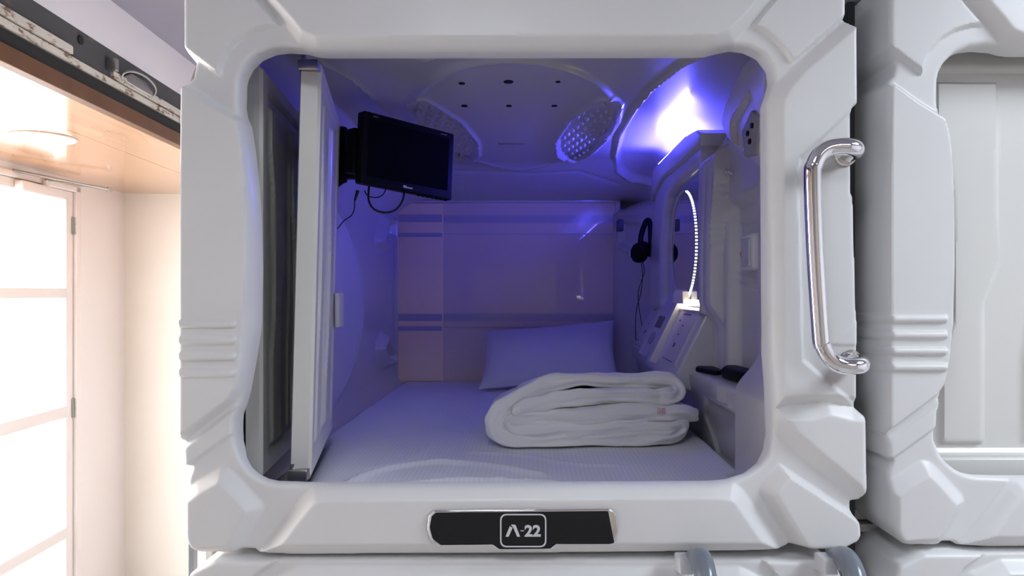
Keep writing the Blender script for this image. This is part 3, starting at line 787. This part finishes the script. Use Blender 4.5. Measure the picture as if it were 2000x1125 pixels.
# ---------------------------------------------------------------- chrome pull handle
hp = [(.557, 1.290, .243), (.557, 1.262, .243), (.5555, 1.240, .2435), (.547, 1.226, .2445), (.535, 1.221, .2455), (.518, 1.221, .2460), (.500, 1.221, .2425), (.486, 1.221, .232), (.478, 1.221, .216), (.4745, 1.221, .195),
      (.479, 1.221, .07), (.488, 1.221, -.07), (.4915, 1.221, -.088), (.500, 1.221, -.105), (.513, 1.221, -.1175), (.530, 1.221, -.1225), (.545, 1.221, -.1230), (.557, 1.226, -.1225), (.5645, 1.240, -.121), (.566, 1.262, -.120), (.566, 1.290, -.120)]
HD = MB().tube([(x, y, H(h)) for x, y, h in hp], .0146, 28, smooth=8).build('pull_handle', M['chrome'], POD)
for x, h in ((.557, .243), (.566, -.120)):
    MB().cyl((x, 1.292, H(h)), (x, 1.279, H(h)), .020, 32, bev=.003).build('handle_rose', M['chrome'], HD)

# ---------------------------------------------------------------- the neighbouring capsules
def child(o, name): return [c for c in o.children if c.name.split('.')[0] == name][0]
def other_capsule(dx, dy, dz, label, door=True):
    r = empty('sleeping_capsule', (POD.location.x+dx, POD.location.y+dy, POD.location.z+dz), label, 'sleeping capsule', 'moulded white sleeping capsules')
    for nme in ('front_frame', 'outer_shell'):
        src = child(POD, nme); inv = src.matrix_parent_inverse.copy()
        c = src.copy(); COL.objects.link(c); c.parent = r; c.matrix_parent_inverse = inv
    return r
R1 = other_capsule(1.262, .016, .008, 'white upper capsule right of the open one, with its door closed')
L1 = other_capsule(0, -.004, -1.073, 'white lower capsule directly under the open one, only its top edge in view')
L2 = other_capsule(1.262, .004, -1.073+.010, 'white lower capsule under the closed one at the right, only its top edge in view')
R1door = [door_leaf((.708, 1.405), (1.232, 1.405), -.345, .47, .042, 'door_leaf', R1, pins=False),
          door_leaf((1.238, 1.405), (1.762, 1.405), -.345, .47, .042, 'door_leaf', R1, pins=False)]
MB().box((.69, 1.383, H(-.40)), (1.78, 1.402, H(-.315)), bev=.004).build('door_rail', M['leaf'], R1)
for r in (L1, L2):
    for d in R1door:
        inv = d.matrix_parent_inverse.copy()
        c = d.copy(); COL.objects.link(c); c.parent = r; c.matrix_parent_inverse = inv

# steel posts between and beside the stacks; the first coloured black for gap shade
MB().box((.600, 1.372, 0), (.614, 1.40, H(.55)), bev=.001).build('capsule_post', M['dark'], label=None)
tag(bpy.data.objects['capsule_post'], 'thin post in the gap between the two capsule stacks, coloured as its black shade', 'post', 'steel posts of the capsule stacks')
o = MB().box((.652, 1.50, 0), (.68, 1.53, H(-.44)), bev=.002).build('capsule_post', M['post'])
o2 = MB().box((-.652, 1.385, 0), (-.640, 1.40, H(-.44)), bev=.002).build('capsule_post', M['post'])
tag(o2, 'slim grey steel post at the lower left edge of the capsules', 'post', 'steel posts of the capsule stacks')
bpy.data.objects.remove(o)

# ---------------------------------------------------------------- ladder to the open capsule
LD = empty('ladder', (.41, 1.13, 0), 'grey tubular ladder hooked below the open capsule, its two rail tops in view', 'ladder')
for x in (.288, .533):
    pts = [(x, 1.262, H(-.462)), (x, 1.238, H(-.450)), (x, 1.215, H(-.450)), (x, 1.190, H(-.468)), (x, 1.170, H(-.51)), (x, 1.158, H(-.62)), (x, 1.150, H(-1.2)), (x, 1.14, 0)]
    MB().tube(pts, .0185, 20, smooth=6).build('rail', M['railgrey'], LD)
    MB().prism([(1.275, H(-.485)), (1.275, H(-.455)), (1.235, H(-.452)), (1.225, H(-.475))], x-.035, x-.012, 'X', bev=.003).build('bracket', M['bracket'], LD, label='white mounting bracket')
for z in (.35, .65, .95, 1.22): MB().tube([(.288, 1.15, z), (.533, 1.15, z)], .014, 16).build('rung', M['railgrey'], LD)

# ---------------------------------------------------------------- mattress with fitted sheet
SH = round_poly([(-.445, 1.378), (.443, 1.378), (.443, 1.60), (.480, 1.64), (.478, 3.03), (.372, 3.20), (.362, 3.285), (-.555, 3.285), (-.572, 3.18), (-.576, 2.02), (-.548, 1.96)], .02)
creases = [([(-.38, 1.50), (-.347, 1.62), (-.26, 1.70), (-.13, 1.69), (.02, 1.60)], .010, .016), ([(-.40, 1.42), (-.30, 1.50), (-.15, 1.55), (.05, 1.53)], .008, .014), ([(-.14, 1.82), (-.02, 1.79), (.1, 1.70), (.2, 1.68)], .005, .012),
           ([(-.36, 1.66), (-.28, 1.78), (-.26, 1.95)], .004, .008), ([(-.42, 1.40), (-.36, 1.48), (-.2, 1.44), (0, 1.47)], .007, .012), ([(.05, 1.46), (.2, 1.43), (.35, 1.46)], .004, .012)]
def sheet_h(P):
    s = sdf(P, SH)
    h = -.40-fillet(s, .02, .016)
    h = h+np.array([noise.noise(Vector((x*5, y*3, 1)))*.004+noise.noise(Vector((x*16, y*9, 4)))*.0018 for x, y in P])
    for pts, a, w_ in creases:
        d = linedist(P, catmull([Vector((*p, 0)) for p in pts], 6) and [(v.x, v.y) for v in catmull([Vector((*p, 0)) for p in pts], 6)])
        h += a*.95*np.exp(-(d/(w_*.8))**2)
    return h
V, Fc = hfield((-.60, .49, 1.37, 3.29), .008, sheet_h, lambda x, y, h: (x, y, ZC+h), lambda P: sdf(P, SH), skirt=-.4245)
o = MB().add(V, Fc).build('mattress', M['sheet'])
tag(o, 'mattress in a striped white fitted sheet inside the open capsule', 'mattress')

# ---------------------------------------------------------------- pillow
def pillow():
    BL, BR, TL, TR = Vector((-.205, 2.90, H(-.385))), Vector((.375, 3.00, H(-.375))), Vector((-.195, 3.17, H(-.168))), Vector((.372, 3.225, H(-.122)))
    n = 44; m = 30; vs = []; fs = []
    nrm = (BR-BL).cross(TL-BL).normalized()
    for side in (1, -1):
        for j in range(m+1):
            for i in range(n+1):
                u, v = i/n, j/m
                a, b2 = 2*u-1, 2*v-1
                # edges pull in between the corners
                uu = u+.03*a*(abs(b2)**2-1)*1.0*abs(a); vv = v+.05*b2*(abs(a)**2-1)*abs(b2)
                p = (BL*(1-uu)+BR*uu)*(1-vv)+(TL*(1-uu)+TR*uu)*vv
                th = .058*(max(0, 1-abs(a)**3.2)**.5)*(max(0, 1-abs(b2)**2.6)**.55)
                th *= 1+.10*noise.noise(Vector((u*4, v*3, side)))
                p = p+nrm*(-side)*-1*th if False else p+nrm*side*th
                p.z += .004*noise.noise(Vector((u*9, v*7, side*3)))*(th > .004)
                vs.append(p)
        base = 0 if side == 1 else (n+1)*(m+1)
        for j in range(m):
            for i in range(n):
                q = (base+j*(n+1)+i, base+j*(n+1)+i+1, base+(j+1)*(n+1)+i+1, base+(j+1)*(n+1)+i)
                fs.append(q if side == 1 else q[::-1])
    bm = bmesh.new(); bv = [bm.verts.new(v) for v in vs]
    for f in fs: bm.faces.new([bv[i] for i in f])
    bmesh.ops.remove_doubles(bm, verts=bm.verts, dist=.0008); bmesh.ops.recalc_face_normals(bm, faces=bm.faces)
    return MB().bm(bm)
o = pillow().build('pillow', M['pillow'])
for p in o.data.polygons: p.use_smooth = True
tag(o, 'white pillow leaning against the rear panel of the open capsule', 'pillow')
fl = MB().prism(round_poly([(-.205, -.392), (-.12, -.398), (-.11, -.375), (-.20, -.36)], .006).tolist(), 2.862, 2.872, 'Y')
o_pillow = o

# ---------------------------------------------------------------- folded duvet: a thick ribbon wound in layers
def duvet():
    k = 1.88/F
    pth = [(1000, 806), (1045, 790), (1100, 780), (1180, 777), (1260, 776), (1315, 776), (1330, 768), (1326, 755), (1300, 749), (1220, 748), (1140, 747), (1080, 754), (1030, 770), (990, 792), (966, 818), (966, 840), (984, 856), (1030, 862),
           (1110, 861), (1200, 858), (1280, 853), (1322, 849), (1338, 841), (1330, 831), (1295, 830), (1210, 836), (1130, 841), (1060, 843), (1014, 843), (994, 832), (1000, 818), (1040, 812), (1120, 811), (1220, 808), (1300, 806), (1345, 812), (1368, 826)]
    pts = catmull([Vector(((x-CX)*k, 0, (CY-y)*k)) for x, y in pth], 7)
    N = len(pts); K = 54; vs = []; fs = []
    acc = 0
    for i, p in enumerate(pts):
        t = (pts[min(i+1, N-1)]-pts[max(i-1, 0)]).normalized(); nn = Vector((-t.z, 0, t.x))
        if i: acc += (p-pts[i-1]).length
        s = i/(N-1)
        endr = min(1, math.sqrt(max(0, 1-(1-min(1, min(acc, 9)/.02))**2))) if i < N-1 else .25
        rem = sum((pts[j+1]-pts[j]).length for j in range(i, min(N-1, i+6)))
        if rem < .025: endr = min(endr, math.sqrt(max(.05, 1-(1-rem/.025)**2)))
        T = .0228*endr*(1+.12*noise.noise(Vector((acc*7, 0, 3))))
        top = ss(np.array([(p.z+.262)/.03]))[0]
        y0 = 1.868+.020*noise.noise(Vector((acc*6, 2, 7)))+.05*top*0+max(0, p.x-.36)*.6+.085*max(0, (p.z+.285)/.06)
        y1 = 2.34+.02*noise.noise(Vector((acc*4, 9, 1)))
        yc, D = (y0+y1)/2, (y1-y0)/2
        for q in range(K):
            # rounded-rectangle section: dense on the front and back curves
            q4 = q/K
            if q4 < .25: a = (q4/.25)*2-1; yy, tt = a*(D-T), 1.0
            elif q4 < .5: ang = (q4-.25)/.25*math.pi; yy, tt = (D-T)+T*math.sin(ang), math.cos(ang)
            elif q4 < .75: a = 1-((q4-.5)/.25)*2; yy, tt = a*(D-T), -1.0
            else: ang = (q4-.75)/.25*math.pi; yy, tt = -(D-T)-T*math.sin(ang), -math.cos(ang)
            Y = yc+yy
            base = p+nn*(tt*T)
            w1 = noise.noise(Vector((base.x*9+base.z*4, Y*7, tt*.6+base.z*20)))*.0085
            w2 = noise.noise(Vector((base.x*24+Y*8, Y*11, base.z*40+tt)))*.0050-.0055*max(0, .25-abs(noise.noise(Vector((base.x*7, Y*9, base.z*9+5)))))/.25*(tt > 0)
            edge = max(0, 1-abs(Y-(yc-D))/.05)
            w3 = noise.noise(Vector((acc*14, tt*1.5, 11)))*.016*edge+noise.noise(Vector((acc*4, tt*2.5, 31)))*.012*edge
            co = Vector((base.x, Y+w3, base.z))+nn*(tt*(w1+w2))
            if p.z > -.27 and tt < 0: pass
            # the pile settles towards the back and sags a little on the right
            fb = max(0, min(1, (co.y-y0)/(y1-y0))); zz = -.40+(co.z+.40)*(1-.30*fb)
            vs.append(Vector((co.x, co.y, max(H(zz), H(-.3945)))))
    for i in range(N-1):
        for q in range(K): fs.append((i*K+q, i*K+(q+1) % K, (i+1)*K+(q+1) % K, (i+1)*K+q))
    fs += [tuple(range(K))[::-1], tuple(range((N-1)*K, N*K))]
    bm = bmesh.new(); bv = [bm.verts.new(v) for v in vs]
    for f in fs: bm.faces.new([bv[i] for i in f])
    bmesh.ops.recalc_face_normals(bm, faces=bm.faces)
    return MB().bm(bm)
DV = duvet().build('folded_duvet', M['cotton'])
for p in DV.data.polygons: p.use_smooth = True
me = DV.data
if me.attributes.get('sharp_edge'): me.attributes.remove(me.attributes['sharp_edge'])
tag(DV, 'crumpled white duvet folded in layers on the bed in front of the pillow', 'duvet')
k = 1.86/F
tg = MB()
for dx in (0, 9): tg.box(((1284+dx-CX)*k, 1.853, ZC+(CY-806)*k), ((1290+dx-CX)*k, 1.862, ZC+(CY-797)*k), bev=.001)
tg.build('fabric_tag', M['tag'], DV, label='small pink fabric tag')

# ---------------------------------------------------------------- television on its swivel arm
TLc, TRc, BLc = W(706, 214, 1.885), W(884, 261, 2.106), W(704, 357, 1.885)
u = (TRc-TLc); v = (TLc-BLc); wT, hT = u.length, v.length; u.normalize(); nT = u.cross(v).normalized(); v = nT.cross(u).normalized()
TM = Matrix(((u.x, v.x, nT.x, 0), (u.y, v.y, nT.y, 0), (u.z, v.z, nT.z, 0), (0, 0, 0, 1))); TM.translation = BLc
TV = empty('television', BLc+u*wT*.3, 'small black television on a swivel arm under the ceiling of the open capsule', 'television')
def tvprism(pts, a, b2, bev=0, r=.008):
    mb = MB(); return mb.prism([tuple(p) for p in round_poly(pts, r)], a, b2, 'Z', bev=bev, mtx=TM)
tvprism([(0, 0), (wT, -.004), (wT, hT), (0, hT)], -.028, 0, .003).build('casing', M['black'], TV)
tvprism([(.018, .022), (wT-.018, .022), (wT-.018, hT-.018), (.018, hT-.018)], -.001, .0006, 0, .001).build('screen', M['blackgloss'], TV)
lg = MB(); lg.box((wT*.44, .008, 0), (wT*.54, .0115, .0008), mtx=TM); lg.box((wT*.44, .0105, 0), (wT*.475, .0145, .0008), mtx=TM)
lg.build('maker_mark', M['letter'], TV)
for a_, b_2 in ((.03, .045), (wT-.05, wT-.028)): MB().box((a_, hT-.010, 0), (b_2, hT-.0085, .0008), mtx=TM).build('corner_print', M['seal'], TV)
bt = MB()
for i in range(7): bt.box((wT*.62+i*.016, -.0065, -.012), (wT*.62+i*.016+.009, .001, -.004), bev=.001, mtx=TM)
bt.build('button', M['black'], TV)
ar = MB()
ar.box((-.010, .03, -.070), (.075, hT*.78, -.026), bev=.006, mtx=TM)
c = BLc+u*.01+v*.10-nT*.055
ar.box((c.x-.065, c.y+.022, c.z-.075), (c.x+.005, c.y+.07, c.z+.045), bev=.008)
ar.cyl((c.x-.045, c.y+.045, c.z-.085), (c.x-.045, c.y+.045, c.z+.065), .016, 18, bev=.002)
ar.tube([(c.x-.03, c.y+.045, c.z), (-.57, c.y+.10, c.z-.005), (-.602, c.y+.12, c.z-.005)], .016, 12)
ar.box((-.614, c.y+.07, c.z-.085), (-.598, c.y+.17, c.z+.035), bev=.004)
ar.cyl((c.x-.08, c.y+.045, c.z-.10), (c.x-.045, c.y+.045, c.z-.075), .014, 14)
ar.build('swivel_arm', M['black'], TV)
def WW(l): return [W(*p) for p in l]
MB().tube(WW([(790, 372, 2.00), (786, 392, 1.99), (772, 410, 1.98), (750, 415, 1.97), (730, 408, 1.96), (720, 390, 1.96), (721, 362, 1.97)]), .0030, 10, smooth=6).build('cable', M['cable'], TV, label='thick looped black cable')
MB().tube(WW([(755, 366, 1.98), (748, 380, 1.97), (734, 386, 1.96), (718, 382, 1.97), (712, 372, 1.98)]), .0016, 8, smooth=5).build('cable', M['cable'], TV)
MB().tube(WW([(698, 378, 1.98), (693, 392, 1.98), (692, 408, 1.99), (686, 421, 2.0), (672, 431, 2.03), (662, 443, 2.08), (655, 452, 2.12)]), .0017, 8, smooth=5).build('cable', M['cable'], TV, label='thin black cable hanging down')
MB().cyl(W(699, 372, 1.98), W(693, 392, 1.98), .005, 12, r2=.003).build('cable_plug', M['cable'], TV)

# ---------------------------------------------------------------- headphones hung by the mirror, black cases on the shelf
HP = empty('headphones', W(1256, 470, 2.99), 'black headphones with a long thin cord hanging beside the mirror', 'headphones')
band = catmull([W(1249, 500, 2.96), W(1252, 462, 2.99), W(1260, 436, 3.01), W(1266, 430, 3.02), W(1270, 440, 3.0), W(1271, 470, 2.98), W(1270, 500, 2.96)], 6)
MB().tube(band, .011, 12).build('headband', M['black'], HP)
cu = MB()
p_ = W(1250, 494, 2.955); cu.cyl(p_+Vector((-.018, -.012, 0)), p_+Vector((.012, .012, 0)), .040, 26, bev=.010)
cu.build('ear_cup', M['black'], HP)
cu = MB(); p_ = W(1256, 488, 2.975); cu.cyl(p_+Vector((-.012, -.008, 0)), p_+Vector((.008, .008, 0)), .036, 26, bev=.008)
cu.build('ear_cup', M['black'], HP)
MB().tube(WW([(1252, 512, 2.93), (1255, 535, 2.94), (1252, 570, 2.94), (1243, 605, 2.95), (1241, 640, 2.95), (1242, 665, 2.93)]), .0016, 8, smooth=6).build('cord', M['cable'], HP)
MB().tube(WW([(1255, 512, 2.93), (1258, 532, 2.94), (1247, 568, 2.94), (1248, 600, 2.94), (1254, 636, 2.93)]), .0016, 8, smooth=6).build('cord', M['cable'], HP)

o = MB().prism(round_poly([(.452, 1.985), (.466, 2.03), (.512, 2.02), (.512, 1.91), (.484, 1.89)], .012).tolist(), H(-.2150), H(-.203), 'Z', bev=.004).build('black_case', M['black'])
tag(o, 'flat thin black case on the capsule shelf, further from the opening', 'case', 'black cases on the capsule shelf')
o = MB().prism(round_poly([(.482, 1.83), (.505, 1.885), (.540, 1.88), (.549, 1.78), (.54, 1.69), (.512, 1.68), (.492, 1.74)], .02).tolist(), H(-.2150), H(-.186), 'Z', bev=.009).build('black_case', M['black'])
tag(o, 'thicker rounded black case on the capsule shelf, nearer the opening', 'case', 'black cases on the capsule shelf')
